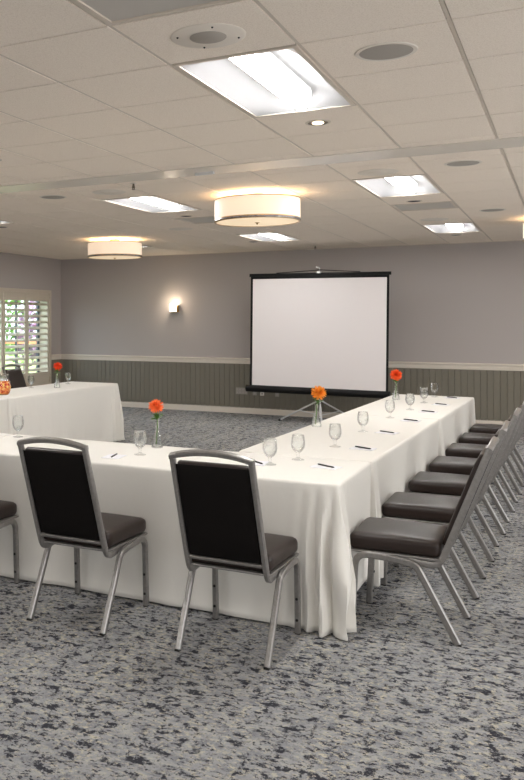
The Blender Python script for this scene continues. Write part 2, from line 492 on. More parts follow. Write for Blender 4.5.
# ------------------------------------------------------------------ ceiling fixtures
def make_troffer():
    t = thing('ceiling_light', '', 'ceiling light', (0, 0, CEIL))
    w, l = TILE, 2*TILE
    bm = BM(); e = .010; b = .022
    for s in ((e, w-e, e, e+b), (e, w-e, l-e-b, l-e), (e, e+b, e+b, l-e-b), (w-e-b, w-e, e+b, l-e-b)):
        box(bm, *s, -.004, .03)
    obj('frame', bm, M_grid, t)
    # reflector: two sloping wings rising to the lens, sloping ends
    bm = BM(); a = e+b; W0, W1_ = a, w-a; L0, L1 = a, l-a; h = .085; cxm = w/2
    n = 8; ys = [L0, L0+.16, L1-.16, L1]
    def zz(x, edge):
        u = abs(x-cxm)/(cxm-W0)
        return (h*(1-u**2.2)+.002) if not edge else .0
    xs = [W0+(W1_-W0)*i/16 for i in range(17)]
    rows = [[bm.verts.new((x, y, zz(x, y in (L0, L1))+0.0)) for x in xs] for y in ys]
    for j in range(3):
        for i in range(16): bm.faces.new((rows[j][i], rows[j][i+1], rows[j+1][i+1], rows[j+1][i]))
    obj('reflector', bm, M_house, t, smooth=True)
    # lens: half cylinder hanging along the middle
    bm = BM(); r = .088; k = 14
    ys = [(L0+.05, .0), (L0+.07, .6), (L0+.11, .93), (L0+.16, 1), (L1-.16, 1), (L1-.11, .93), (L1-.07, .6), (L1-.05, .0)]
    ys = [(L0+.015, 1), (L1-.015, 1)]
    k = 20; i0 = 4; rings0 = []
    for y, q in ys:
        rings0.append([Vector((cxm+r*math.cos(PI+PI*i/k), y, .083+.076*math.sin(PI+PI*i/k)*q)) for i in range(k+1)])
    A = [bm.verts.new(p) for p in rings0[0][i0:k-i0+1]]; Bv = [bm.verts.new(p) for p in rings0[1][i0:k-i0+1]]
    for i in range(len(A)-1): bm.faces.new((A[i], A[i+1], Bv[i+1], Bv[i]))
    obj('lens', bm, M_lens, t, smooth=True)
    bm = BM()
    for s_ in (0, 1):
        q0, q1 = (rings0[0], rings0[1])
        idx = range(0, i0+1) if s_ == 0 else range(k-i0, k+1)
        A = [bm.verts.new(q0[i]) for i in idx]; Bv = [bm.verts.new(q1[i]) for i in idx]
        for i in range(len(A)-1): bm.faces.new((A[i], A[i+1], Bv[i+1], Bv[i]))
    for q in rings0: bm.faces.new([bm.verts.new(p) for p in q])
    obj('basket', bm, M_basket, t, smooth=True)
    bm = BM(); box(bm, 0, w, 0, l, .11, .125)
    for s in ((0, w, 0, .008), (0, w, l-.008, l), (0, .008, .008, l-.008), (w-.008, w, .008, l-.008)): box(bm, *s, .02, .125)
    obj('housing', bm, M_house, t)
    return t
tl = {(-1.6460, 1): 'nearest large recessed ceiling light with a curved glowing lens, beside the round speaker plate',
      (-1.6460, 2): 'recessed rectangular ceiling light right of the large drum lamp, in the middle distance',
      (-1.6460, 3): 'farthest right recessed ceiling light, just above the wall behind the chair row',
      (-4.0843, 2): 'recessed rectangular ceiling light left of the large drum lamp',
      (-4.0843, 3): 'small distant recessed ceiling light below the large drum lamp, above the screen',
      (-6.5227, 2): 'recessed ceiling light cut by the left edge of the photo',
      (-6.5227, 3): 'distant recessed ceiling light beside the small drum lamp'}
first = make_troffer(); used = False
for k, ys_ in enumerate((3.713, -.554, 7.495, 11.45)):
    row = {3.713: 1, -.554: 0, 7.495: 2, 11.45: 3}[ys_]
    for cx in (-6.5227, -4.0843, -1.6460, .7924):
        yv = {1: 3.1034+TILE, 0: 3.1034-6*TILE, 2: 7.495, 3: 11.45}[row]
        lab = tl.get((cx, row), 'recessed rectangular ceiling light outside the view, %s row, %s' % (('behind the camera', 'nearest')[row == 1] if row < 2 else ('middle', 'farthest')[row-2], {-6.5227: 'by the window wall', -4.0843: 'left of centre', -1.6460: 'over the aisle', .7924: 'over the right side'}[cx]))
        if not used: first.location = (cx, yv, CEIL); o = first; used = True; o['label'] = lab
        else: o = dup(first, (cx, yv, CEIL), None, lab)
        o['group'] = 'recessed rectangular ceiling lights'

def disc(bm, r, z0, z1, k=40, r_in=0):
    if r_in: return lathe(bm, [(r_in, z0), (r, z0), (r+.004, z1), (r_in, z1)], k, close=True)
    return lathe(bm, [(0, z0), (r, z0), (r+.004, z1), (0, z1)], k)

vl = ['grey perforated air grille in the ceiling at the top edge of the photo', 'grey perforated air grille between two recessed lights on the right', 'grey perforated air grille left of the large drum lamp']
for (vx, vy), lab in zip(VENTS, vl):
    t = thing('ceiling_vent', lab, 'air vent', (vx+TILE/2, vy+TILE/2, CEIL), 0, 'perforated ceiling vents')
    h = TILE/2-.010
    obj('grille', box(BM(), -h+.022, h-.022, -h+.022, h-.022, .004, .012), M_vent, t)
    bm = BM()
    for s in ((-h, h, -h, -h+.022), (-h, h, h-.022, h), (-h, -h+.022, -h+.022, h-.022), (h-.022, h, -h+.022, h-.022)): box(bm, *s, -.003, .015)
    obj('frame', bm, M_grid, t)

# large-plate speaker with small grille and four screws
def plate_speaker(x, y, lab, r=.158, ri=.078, gm=None):
    t = thing('ceiling_speaker', lab, 'speaker', (x, y, CEIL), 0, 'white-plated ceiling speakers')
    bm = BM(); lathe(bm, [(0, -.006), (r-.01, -.006), (r, -.002), (r, 0), (0, 0)], 48); obj('plate', bm, M_spkw, t, smooth=True)
    bm = BM(); lathe(bm, [(0, -.009), (ri-.004, -.009), (ri, -.0062), (0, -.0062)], 40); obj('grille', bm, gm or M_spk, t, smooth=True)
    for a in range(0 if gm else 4):
        bm = BM(); bmesh.ops.create_uvsphere(bm, u_segments=8, v_segments=6, radius=.005)
        bmesh.ops.translate(bm, verts=bm.verts[:], vec=(r*.82*math.cos(.5+a*PI/2), r*.82*math.sin(.5+a*PI/2), -.007))
        obj('screw', bm, M_dark, t)
plate_speaker(-1.338, 3.419, 'round ceiling speaker with a wide white plate beside the nearest recessed light')
plate_speaker(-1.362, 7.217, 'white-plated round speaker in front of the recessed light right of the drum lamp', gm=M_spkw)
plate_speaker(-3.759, 7.088, 'white-plated round speaker behind the sprinkler head, left of the drum lamp', gm=M_spkw)
plate_speaker(-1.412, 10.90, 'white-plated round speaker in front of the farthest right recessed light', gm=M_spkw)
plate_speaker(-4.44, 10.38, 'faint white-plated round speaker between the two drum lamps', gm=M_spkw)
def flat_speaker(x, y, lab, r=.115):
    t = thing('ceiling_speaker', lab, 'speaker', (x, y, CEIL), 0, 'grey flush ceiling speakers')
    bm = BM(); disc(bm, r+.016, -.004, 0, 44, r); obj('trim_ring', bm, M_spkw, t, smooth=True)
    bm = BM(); lathe(bm, [(0, -.007), (r*.8, -.006), (r, -.003), (r, -.001), (0, -.001)], 44); obj('grille', bm, M_spk, t, smooth=True)
flat_speaker(-.722, 4.01, 'nearest grey flush round speaker, in the tile right of the large recessed light')
flat_speaker(-.72, 7.13, 'grey flush round speaker above the right-hand recessed light, upper right of the photo')
flat_speaker(-.745, 10.297, 'small distant grey flush speaker near the right edge of the ceiling')
flat_speaker(-4.384, 7.103, 'grey flush round speaker at the left of the ceiling behind the long track')

def can(x, y, lit, lab):
    t = thing('recessed_downlight', lab, 'downlight', (x, y, CEIL), 0, 'small round recessed downlights')
    bm = BM(); lathe(bm, [(.058, -.001), (.062, -.004), (.074, -.003), (.076, 0), (.058, 0)], 36, close=True)
    obj('trim_ring', bm, M_grid if lit else M_grid, t, smooth=True)
    bm = BM(); lathe(bm, [(.060, -.0035), (.048, -.0028), (0, -.0022), (0, -.001), (.060, -.001)], 36); obj('baffle', bm, M_bronze if lit else M_dark, t, smooth=True)
    bm = BM(); lathe(bm, [(0, -.010), (.018, -.009), (.031, -.005), (.034, -.003), (0, -.003)], 24); b = obj('bulb', bm, M_bulb if lit else M_dark, t, smooth=True)
can(-1.34, 5.238, True, 'lit round downlight with a warm bulb behind the nearest recessed light')
can(-3.77, 5.24, True, 'lit round downlight at the left edge of the photo, near side of the track')
can(-1.376, 9.138, False, 'unlit dark round downlight behind the recessed light right of the drum lamp')
can(-1.40, 13.0, False, 'unlit downlight behind the farthest right recessed light')
can(-3.848, 9.143, False, 'unlit dark round downlight left of the large drum lamp')
can(-4.20, 12.6, False, 'unlit downlight beyond the large drum lamp, above the screen')
can(-6.349, 9.041, False, 'round downlight at the left edge of the photo, far side of the track')

# sprinkler heads
def sprinkler(x, y, lab):
    t = thing('sprinkler_head', lab, 'sprinkler', (x, y, CEIL), 0, 'fire sprinkler heads')
    bm = BM(); lathe(bm, [(0, -.006), (.028, -.005), (.034, 0), (0, 0)], 24); obj('escutcheon', bm, M_spkw, t, smooth=True)
    bm = BM(); lathe(bm, [(0, -.045), (.008, -.045), (.009, -.006), (0, -.006)], 12); lathe(bm, [(0, -.058), (.016, -.058), (.016, -.055), (0, -.055)], 16)
    for s in (-1, 1): tube(bm, [(s*.008, 0, -.02), (s*.013, 0, -.04), (s*.004, 0, -.056)], .0025, 6)
    obj('nozzle', bm, mat('dull_bronze', srgb(110, 98, 84), .45, .6), t, smooth=True)
sprinkler(-3.332, 6.74, 'fire sprinkler hanging from the ceiling near the left recessed light')
sprinkler(-3.56, 13.75, 'tiny distant sprinkler hanging just above the projection screen')

bm = BM(); box(bm, -2.66, -2.50, 6.50, 6.53, CEIL-.024, CEIL-.0035, .004)
tag(obj('track_bracket', bm, M_chrome), 'small metal bracket on the ceiling track left of the large drum lamp', 'bracket')

# drum lamps
def make_drum(r=.4, h=.215):
    t = thing('drum_lamp', '', 'ceiling lamp', (0, 0, 0), 0, 'drum-shaded ceiling lamps')
    zt, zb = -.052, -.052-h
    bm = BM(); lathe(bm, [(r, zb+.028), (r, zt-.006), (r-.004, zt-.006), (r-.004, zb+.028)], 72, close=True); obj('lamp_shade', bm, M_shade, t, smooth=True)
    bm = BM(); lathe(bm, [(r+.003, zt-.009), (r+.003, zt), (r-.008, zt), (r-.008, zt-.009)], 72, close=True); obj('top_ring', bm, M_brass, t, smooth=True)
    bm = BM(); lathe(bm, [(r+.003, zb+.024), (r+.003, zb+.030), (r-.006, zb+.030), (r-.006, zb+.024)], 72, close=True)
    lathe(bm, [(r+.002, zb), (r+.004, zb+.004), (r-.014, zb+.004), (r-.014, zb)], 72, close=True); obj('bottom_ring', bm, M_brass, t, smooth=True)
    bm = BM(); lathe(bm, [(r+.004, zb+.005), (r+.006, zb+.014), (r+.004, zb+.023), (r-.008, zb+.023), (r-.008, zb+.005)], 96, close=True); obj('beaded_band', bm, M_bead, t)
    bm = BM(); lathe(bm, [(0, zb-.004), (r*.6, zb-.002), (r-.015, zb+.003), (r-.015, zb+.008), (0, zb+.008)], 72); obj('diffuser', bm, M_diff, t, smooth=True)
    bm = BM(); lathe(bm, [(0, zb-.022), (.006, zb-.02), (.01, zb-.014), (.006, zb-.01), (.024, zb-.006), (.024, zb-.003), (0, zb-.003)], 20); obj('finial', bm, M_brass, t, smooth=True)
    bm = BM(); lathe(bm, [(0, 0), (.075, 0), (.075, -.018), (.012, -.022), (.012, zb+.02), (0, zb+.02)], 24)
    for a in range(3):
        an = a*2*PI/3+.4; tube(bm, [(0, 0, zt-.004), (math.cos(an)*(r-.006), math.sin(an)*(r-.006), zt-.004)], .004, 6)
    obj('stem', bm, M_brass, t, smooth=True)
    for a in range(3):
        an = a*2*PI/3+1.2; bm = BM(); bmesh.ops.create_uvsphere(bm, u_segments=12, v_segments=8, radius=.034)
        bmesh.ops.translate(bm, verts=bm.verts[:], vec=(math.cos(an)*.16, math.sin(an)*.16, zt-.075)); obj('bulb', bm, M_bulb, t, smooth=True)
    return t
drum = make_drum(); drum.location = (-2.60, 7.91, CEIL)
drum['label'] = 'large ivory drum lamp with beaded lower band, nearest of the drum lamps'
drum2 = dup(drum, (-5.88, 11.27, CEIL), 0, 'smaller-looking ivory drum lamp farther back on the left')
drum3 = dup(drum, (-.095, 11.35, CEIL), 0, 'drum lamp mostly cut off by the right edge of the photo')
for d in (drum, drum2, drum3):
    l = bpy.data.lights.new('drum_bulb', 'POINT'); l.energy = 4.0; l.color = (1, .74, .46); l.shadow_soft_size = .12
    o = bpy.data.objects.new('lamp_light', l); COL.objects.link(o); o.location = Vector(d.location)+Vector((0, 0, -.11))

# wall sconce
t = thing('wall_sconce', 'small glowing square glass sconce with brass bracket on the back wall', 'wall lamp', (-6.27, WB, 1.80))
obj('glass_shade', box(BM(), -.062, .050, -.10, -.045, -.012, .125, .004), M_sconce, t)
bm = BM(); box(bm, -.075, .075, -.012, 0, -.03, .12, .002); obj('backplate', bm, M_white, t)
bm = BM(); box(bm, -.075, .078, -.105, -.012, -.026, -.014, .002); box(bm, .064, .078, -.105, -.012, -.014, .10, .002); obj('bracket', bm, M_brass, t)
l = bpy.data.lights.new('sconce_bulb', 'POINT'); l.energy = 1.3; l.color = (1, .80, .58); l.shadow_soft_size = .05
o = bpy.data.objects.new('sconce_light', l); COL.objects.link(o); o.location = (-6.27, WB-.17, 1.92)

# outlets low on the wainscot
def outlet(x0, x1, z0, z1, m, n, lab):
    cxm, czm = (x0+x1)/2, (z0+z1)/2
    t = thing('wall_outlet', lab, 'outlet', (cxm, WB-.0125, czm), 0, 'outlets low on the back wall')
    w, h = (x1-x0)/2, (z1-z0)/2
    obj('cover_plate', box(BM(), -w, w, -.007, 0, -h, h, .002), m, t)
    for i in range(n):
        xc = -w+(2*w)*(i+.5)/n
        for s in (-1, 1):
            obj('socket', box(BM(), xc-.014, xc+.014, -.010, -.006, s*h*.42-.014, s*h*.42+.014, .002), M_spk if m is M_plate else M_plate, t)
outlet(-5.11, -4.90, .335, .450, M_plate, 4, 'wide grey four-gang outlet plate left of the screen')
outlet(-4.805, -4.735, .325, .440, M_plate, 1, 'small grey outlet just right of the wide plate')
outlet(-4.672, -4.602, .325, .440, M_platew, 1, 'small white outlet under the left part of the screen')
outlet(-4.41, -4.34, .318, .432, M_plate, 1, 'grey outlet under the screen, rightmost of the four')

# ------------------------------------------------------------------ projection screen
SY = 13.4; SX = -3.41
t = thing('projection_screen', 'large white tripod projection screen with black case against the back wall', 'projection screen', (SX, SY, 0))
roll = Matrix.Rotation(math.radians(.55), 4, 'Y')
def sc_obj(name, bm, m, piv=(0, 0, 1.5), smooth=False):
    bmesh.ops.rotate(bm, verts=bm.verts[:], cent=piv, matrix=roll.to_3x3()); return obj(name, bm, m, t, smooth)
xl, xr_ = -4.515-SX, -2.375-SX
zt_, zb_ = 2.335, .545
bm = BM(); box(bm, xl+.035, xr_-.03, -.004, 0, zb_+.02, zt_-.055); sc_obj('screen_surface', bm, M_screen)
bm = BM(); box(bm, xl, xl+.036, -.0045, .0005, zb_, zt_); box(bm, xr_-.031, xr_+.003, -.0045, .0005, zb_-.04, zt_); box(bm, xl+.03, xr_-.03, -.0045, .0005, zt_-.056, zt_)
sc_obj('black_border', bm, M_black)
bm = BM(); box(bm, xl-.02, xr_+.03, -.018, .012, zt_-.02, zt_+.03, .006); sc_obj('top_bar', bm, M_black)
bm = BM(); tube(bm, [(xl-.06, .0, zb_-.03), (xr_+.03, .0, zb_-.03)], .056, 16); sc_obj('roller_case', bm, M_black, smooth=True)
bm = BM(); tube(bm, [(xl+.42, .0, zt_+.035), (-.16, .01, zt_+.062), (.0, .02, zt_+.075), (.18, .01, zt_+.062), (xr_-.42, 0, zt_+.035)], .006, 8); sc_obj('carry_strap', bm, M_black, smooth=True)
bm = BM(); tube(bm, [(0, .05, .30), (0, .05, zt_+.06)], .014, 12); box(bm, -.02, .02, .02, .08, zb_-.05, zb_+.02); obj('pole', bm, M_black, t, smooth=True)
bm = BM(); tube(bm, fillet([(0, .05, zt_+.05), (0, .02, zt_+.11), (-.05, 0, zt_+.12)], .02), .008, 8); box(bm, -.03, .03, -.025, .03, zt_+.02, zt_+.05, .004); obj('hook', bm, M_chrome, t, smooth=True)
bm = BM(); lathe(bm, [(0, .30), (.026, .30), (.03, .36), (.026, .42), (0, .42)], 18, 0, .05); obj('leg_hub', bm, M_black, t, smooth=True)
for a in (167, 47, -73):
    an = math.radians(a); c_, s_ = math.cos(an), math.sin(an)
    bm = BM(); tube(bm, [(c_*.02, .05+s_*.02, .37), (c_*.70, .05+s_*.70, .018)], .0125, 10)
    lg = obj('leg', bm, M_chrome, t, smooth=True)
    bm = BM(); tube(bm, [(c_*.685, .05+s_*.685, .026), (c_*.722, .05+s_*.722, .006)], .017, 10); obj('rubber_foot', bm, M_rubber, lg)
    bm = BM(); tube(bm, [(c_*.01, .05+s_*.01, .14), (c_*.36, .05+s_*.36, .195)], .007, 8); obj('brace', bm, M_chrome, t, smooth=True)
bm = BM(); tube(bm, [(0, .05, .10), (0, .05, .31)], .011, 10); obj('lower_pole', bm, M_chrome, t, smooth=True)

# ------------------------------------------------------------------ tables and cloths
def table(x0, x1, y0, y1, lab):
    t = thing('folding_table', lab, 'table', ((x0+x1)/2, (y0+y1)/2, 0), 0, 'folding tables under white cloths')
    w, d = (x1-x0)/2-.02, (y1-y0)/2-.02
    obj('tabletop', box(BM(), -w, w, -d, d, TOP-.035, TOP-.008, .004), mat('grey_laminate', srgb(150, 140, 125), .5), t)
    for sx in (-1, 1):
        for sy in (-1, 1):
            bm = BM(); tube(bm, [(sx*(w-.12), sy*(d-.12), 0), (sx*(w-.12), sy*(d-.12), TOP-.035)], .016, 10); obj('leg', bm, M_black, t, smooth=True)
    return t

def vnoise(seed):
    rr = random.Random(seed); tab = [rr.uniform(-1, 1) for _ in range(512)]
    def f(x):
        i = math.floor(x); u = x-i; u = u*u*(3-2*u)
        return tab[i % 512]*(1-u)+tab[(i+1) % 512]*u
    return f

def cloth(x0, x1, y0, y1, lab, seed, hem=.015, amp=(.02, .02, .02, .02), bias=(.01, .01, .01, .01), flare=(1, 1, 1, 1), period=.2, lift=(0, 0, 0, 0), puddle=0, cornerdrop=0, abut=()):
    """sides/corners order: front(y0) right(x1) back(y1) left(x0); corners FR, BR, BL, FL"""
    rc = .022; f1, f2 = vnoise(seed), vnoise(seed+99)
    per = []   # (pos, normal, side, dist to nearest corner, corner idx, s)
    w, d = x1-x0, y1-y0; s = 0
    def side(p0, p1, nrm, si, c0, c1):
        nonlocal s
        Lg = (p1-p0).length; n = max(8, int(Lg/.014))
        for i in range(n):
            q = i/n; a = Lg*q; dist = min(a, Lg-a); ci = c0 if a < Lg-a else c1
            per.append((p0+(p1-p0)*q, nrm, si, dist+rc*.8, ci, s+a, 1 if a < Lg-a else -1))
        s += Lg
    def corner(c, a0, ci, si):
        nonlocal s
        n = 6
        for i in range(n):
            a = a0+(PI/2)*i/n; nr = Vector((math.cos(a), math.sin(a), 0))
            per.append((c+nr*rc, nr, si+i/n, abs(i-n/2)/n*rc*1.5, ci, s+rc*i/n*1.57, 1))
        s += rc*1.57
    V = lambda x, y: Vector((x, y, 0))
    side(V(x0+rc, y0), V(x1-rc, y0), V(0, -1), 0, 3, 0); corner(V(x1-rc, y0+rc), -PI/2, 0, 0)
    side(V(x1, y0+rc), V(x1, y1-rc), V(1, 0), 1, 0, 1); corner(V(x1-rc, y1-rc), 0, 1, 1)
    side(V(x1-rc, y1), V(x0+rc, y1), V(0, 1), 2, 1, 2); corner(V(x0+rc, y1-rc), PI/2, 2, 2)
    side(V(x0, y1-rc), V(x0, y0+rc), V(-1, 0), 3, 2, 3); corner(V(x0+rc, y0+rc), PI, 3, 3)
    bm = BM(); rr = .014
    def lerp_side(arr, sd):
        i = int(sd) % 4; u = sd-int(sd); return arr[i]*(1-u)+arr[(i+1) % 4]*u
    rings = []
    for k in range(4):                          # rounded top edge
        a = k/3*PI/2
        rings.append([p-nr*rr*(1-math.sin(a))+Vector((0, 0, TOP-rr*(1-math.cos(a)))) for p, nr, *_ in per])
    nz = 26
    for j in range(1, nz+1):
        q = j/nz; ring = []
        for p, nr, sd, dist, ci, ss, sg in per:
            A = lerp_side(amp, sd); Bs = lerp_side(bias, sd); lf = lerp_side(lift, sd)
            wc = math.exp(-(dist/.15)**2)*flare[ci]
            zh = hem+lf*(1-wc)-cornerdrop*wc*0
            z = TOP-rr-(TOP-rr-zh)*q
            dd = (TOP-z)/TOP
            drift = .10*(f2(ss*1.3+5))*dd
            fold = f1((ss+drift)/period)*.75+f1((ss+drift)/(period*.42)+77)*.30
            ripple = math.cos(2*PI*(dist+.018*f2(ci*9+dd*2.2))/.078)
            out = Bs*dd+A*(dd**1.15)*fold*(1-wc)
            out += wc*(min(1, dd*1.6)**.75)*(.036+.056*ripple*(.55+.45*dd))
            if sd in abut: out = 0
            if puddle and sd not in abut and q > .9: out += puddle*((q-.9)/.1)**2*(1+.6*f2(ss*6))
            ring.append(p+nr*out+Vector((0, 0, z)))
        rings.append(ring)
    vr = [[bm.verts.new(c) for c in r] for r in rings]
    m = len(per)
    for a, b in zip(vr, vr[1:]):
        for i in range(m): bm.faces.new((a[i], b[i], b[(i+1) % m], a[(i+1) % m]))
    bm.faces.new(vr[0])
    o = obj('tablecloth', bm, M_cloth, smooth=True)
    md = o.modifiers.new('thick', 'SOLIDIFY'); md.thickness = .002; md.offset = -1
    tag(o, lab, 'tablecloth', 'white floor-length tablecloths')
    return o

XR, XI = -1.03, -1.87
RY0, RY1 = 4.44, 5.262
AY0, AY1, AY2 = 5.285, 7.84, 10.30
table(-3.57, XR, RY0, RY1, 'folding table under the nearest white cloth, end of the front row')
cloth(-3.57, XR, RY0, RY1, 'white cloth on the nearest table, with deep corner folds beside the first side chair', 11, .012,
      (.026, .006, .002, .0), (.004, -.006, 0, 0), (1.1, 0.0, 0, 0), .30, (0, .10, .05, .02), .005, abut=(2, 3))
table(-6.04, -3.585, RY0, RY1, 'folding table under the white cloth at the left end of the front row')
cloth(-6.04, -3.585, RY0, RY1, 'white cloth of the front row cut off by the left edge of the photo', 12, .012,
      (.026, .0, .002, .02), (.004, 0, 0, .01), (0, 0, 0, .9), .30, (0, 0, .0, 0), .005, abut=(1,))
table(XI, XR, AY0, AY1, 'folding table under the near cloth of the right arm')
cloth(XI, XR, AY0, AY1, 'white cloth on the right arm between the front row and the middle seam', 13, .05,
      (.0, .008, .0, .012), (0, -.022, 0, .01), (1.0, 0, 0, 0), .17, (.1, .10, .05, .05), abut=(0, 2))
table(XI, XR, AY1+.012, AY2, 'folding table under the far cloth of the right arm')
cloth(XI, XR, AY1+.012, AY2, 'white cloth on the far end of the right arm nearest the back wall', 14, .05,
      (.0, .009, .012, .012), (0, -.022, .01, .01), (1.0, .5, .5, 0), .17, (.1, .10, .05, .05), abut=(0,))
piv = Vector((XR, AY0, 0)); RM = Matrix.Translation(piv) @ Matrix.Rotation(math.radians(-1.2), 4, 'Z') @ Matrix.Translation(-piv)
for o in list(COL.objects):
    if o.parent is None and 'arm' in str(o.get('label', '')) and o.name.split('.')[0] in ('tablecloth', 'folding_table'):
        o.matrix_world = RM @ Matrix.LocRotScale(o.location, o.rotation_euler, o.scale)
LX0, LX1 = -6.04, -5.30
table(LX0, LX1, AY0, 7.66, 'folding table under the near cloth of the left arm')
cloth(LX0, LX1, AY0, 7.66, 'white cloth of the left arm cut by the left edge beside the orange drink pitcher', 15, .02,
      (.0, .012, .0, .012), (0, .01, 0, .01), (0, 0, 0, 0), .2, (.0, .0, .0, .0), abut=(0, 2))
table(LX0, LX1, 7.672, 10.26, 'folding table under the far cloth of the left arm')
cloth(LX0, LX1, 7.672, 10.26, 'white cloth on the far left table below the small flower vase', 16, .012,
      (.0, .022, .02, .012), (0, .015, .01, .01), (.5, .9, .8, 0), .26, (.0, .0, .0, .0), .008, abut=(0,))

# ------------------------------------------------------------------ banquet chair, facing +y, feet y +-.255
def make_chair():
    t = thing('banquet_chair', '', 'chair', (0, 0, 0))
    X = (1, 0, 0)
    for s in (1, -1):
        x = s*.2235
        mid = Vector((x, .09, .392))
        bm = BM(); sweep(bm, fillet([(x, .258, .006), (x, .240, .398), mid], .075, 8), X, .0138, .0165)
        lf = obj('leg', bm, M_frame, t, smooth=True)
        bm = BM(); box(bm, x-.013, x+.013, .244, .272, 0, .010, .002); obj('rubber_foot', bm, M_rubber, lf)
        bm = BM()
        for zc in (.075, .185):
            yc = .258-.018*zc/.398-.0165
            lathe_v = lathe(BM(), [(0, -.005), (.0065, -.004), (.008, .001), (0, .001)], 12)
            bmesh.ops.rotate(lathe_v, verts=lathe_v.verts[:], cent=(0, 0, 0), matrix=Matrix.Rotation(-PI/2, 3, 'X'))
            bmesh.ops.translate(lathe_v, verts=lathe_v.verts[:], vec=(x, yc, zc))
            me = bpy.data.meshes.new('t'); lathe_v.to_mesh(me); lathe_v.free(); bm.from_mesh(me); bpy.data.meshes.remove(me)
        obj('bumper', bm, M_rubber, lf)
        bm = BM(); sweep(bm, fillet([mid, (x, -.058, .376), (x, -.255, .006)], .07, 8), X, .0138, .0165)
        lr = obj('leg', bm, M_frame, t, smooth=True)
        bm = BM(); box(bm, x-.013, x+.013, -.272, -.243, 0, .010, .002); obj('rubber_foot', bm, M_rubber, lr)
    # back frame: two side tubes curving forward under the seat, arched top rail, lower rail
    bm = BM()
    def rake(z): return -.178-(z-.40)*.375-.03*math.sin(max(0, min(1, (z-.4)/.58))*PI)*0
    for s in (1, -1):
        xb, xt = s*.197, s*.194
        path = fillet([(xb, .02, .392), (xb, -.165, .372), (xb, rake(.50), .50), (xt, rake(.982), .982)], [0, .075, .3, 0], 8)
        sweep(bm, path, X, .0125, .0165)
    zt = .972
    arch = [Vector((-.206+.412*i/20, rake(zt+.03*(1-((i-10)/10)**2)), zt+.030*(1-((i-10)/10)**2))) for i in range(21)]
    sweep(bm, arch, (0, -.35, .93), .013, .016)
    sweep(bm, [Vector((-.19, rake(.455), .455)), Vector((.19, rake(.455), .455))], (0, -.35, .93), .0085, .010)
    obj('back_frame', bm, M_frame, t, smooth=True)
    # backrest: padded front, flat dark rear
    rk = math.atan(.375)
    def tilt(b, zc):
        bmesh.ops.rotate(b, verts=b.verts[:], cent=(0, 0, 0), matrix=Matrix.Rotation(rk, 3, 'X'))
        bmesh.ops.translate(b, verts=b.verts[:], vec=(0, rake(zc), zc)); return b
    bm = BM(); rbox(bm, 0, .017, 0, .366, .044, .505, .018, 8); tilt(bm, .706)
    br = obj('backrest', bm, M_vinyl, t, smooth='all')
    bm = BM(); rbox(bm, 0, -.008, 0, .362, .010, .500, .005, 4); tilt(bm, .706)
    obj('rear_panel', bm, M_backcloth, br, smooth='all')
    # seat
    bm = BM(); rbox(bm, 0, .052, .4555, .436, .450, .085, .030, 12, .014, .03)
    st = obj('seat', bm, M_vinyl, t, smooth='all')
    bm = BM(); rbox(bm, 0, .050, .408, .440, .455, .014, .006, 8, 0, .03)
    obj('seat_rim', bm, M_frame, t, smooth=True)
    return t

chair = make_chair()
front = [(-1.447, 4.125, 0, 'banquet chair seen from behind at the front row, nearest the table corner with deep folds'),
         (-2.312, 4.128, 0, 'banquet chair seen from behind at the front row, second from the left edge'),
         (-3.185, 4.118, 0, 'banquet chair mostly cut off by the left edge, only seat corner and front leg showing')]
rowl = ['nearest chair of the side row, its whole dark seat and curved leg visible',
        'second chair of the side row, its seat just behind the nearest chair seat',
        'third chair from the front in the side row',
        'fourth chair from the front in the side row, middle of seven',
        'fifth chair from the front in the side row, beside the cloth seam',
        'sixth chair from the front in the side row, next to last',
        'farthest chair of the side row, closest to the back wall']
first_c = True
for x, y, rz, lab in front:
    if first_c: chair.location = (x, y, 0); chair['label'] = lab; chair['group'] = 'chairs along the front table row'; first_c = False
    else: dup(chair, (x, y, 0), rz, lab, 'chairs along the front table row')
ysr = [4.838, 5.676, 6.56, 7.415, 8.295, 9.15, 10.02]
xsr = [-.744, -.735, -.718, -.700, -.684, -.668, -.652]
for x, y, lab in zip(xsr, ysr, rowl):
    dup(chair, (x, y, 0), PI/2, lab, 'chairs in the row along the right arm')
dup(chair, (-6.375, 9.86, 0), -PI/2, 'dark banquet chair behind the far left table, in front of the shuttered window', 'chair at the far left table')

# ------------------------------------------------------------------ table ware
GZ = TOP+.0005
def make_goblet():
    t = thing('water_goblet', '', 'glass', (0, 0, GZ))
    out = [(0, 0), (.031, 0), (.034, .002), (.033, .004), (.018, .009), (.009, .014), (.0065, .020), (.009, .028), (.0065, .035), (.010, .043), (.024, .055), (.034, .072), (.038, .092), (.0375, .115), (.034, .140), (.0325, .153)]
    inn = [(.031, .153), (.0325, .140), (.0358, .115), (.0362, .092), (.032, .073), (.022, .058), (.008, .049), (0, .048)]
    out = [(r*1.1, z) for r, z in out]; inn = [(r*1.1, z) for r, z in inn]
    bm = BM(); lathe(bm, out+inn, 32); obj('goblet_glass', bm, M_glass, t, smooth='all')
    return t
def add_water(t, lvl=.108):
    bm = BM(); lathe(bm, [(0, .0485), (.008, .0495), (.0239, .0585), (.0349, .0735), (.0394, .092), (.0392, lvl), (0, lvl)], 32)
    obj('water', bm, M_water, t, smooth=True)
gob = make_goblet(); add_water(gob)
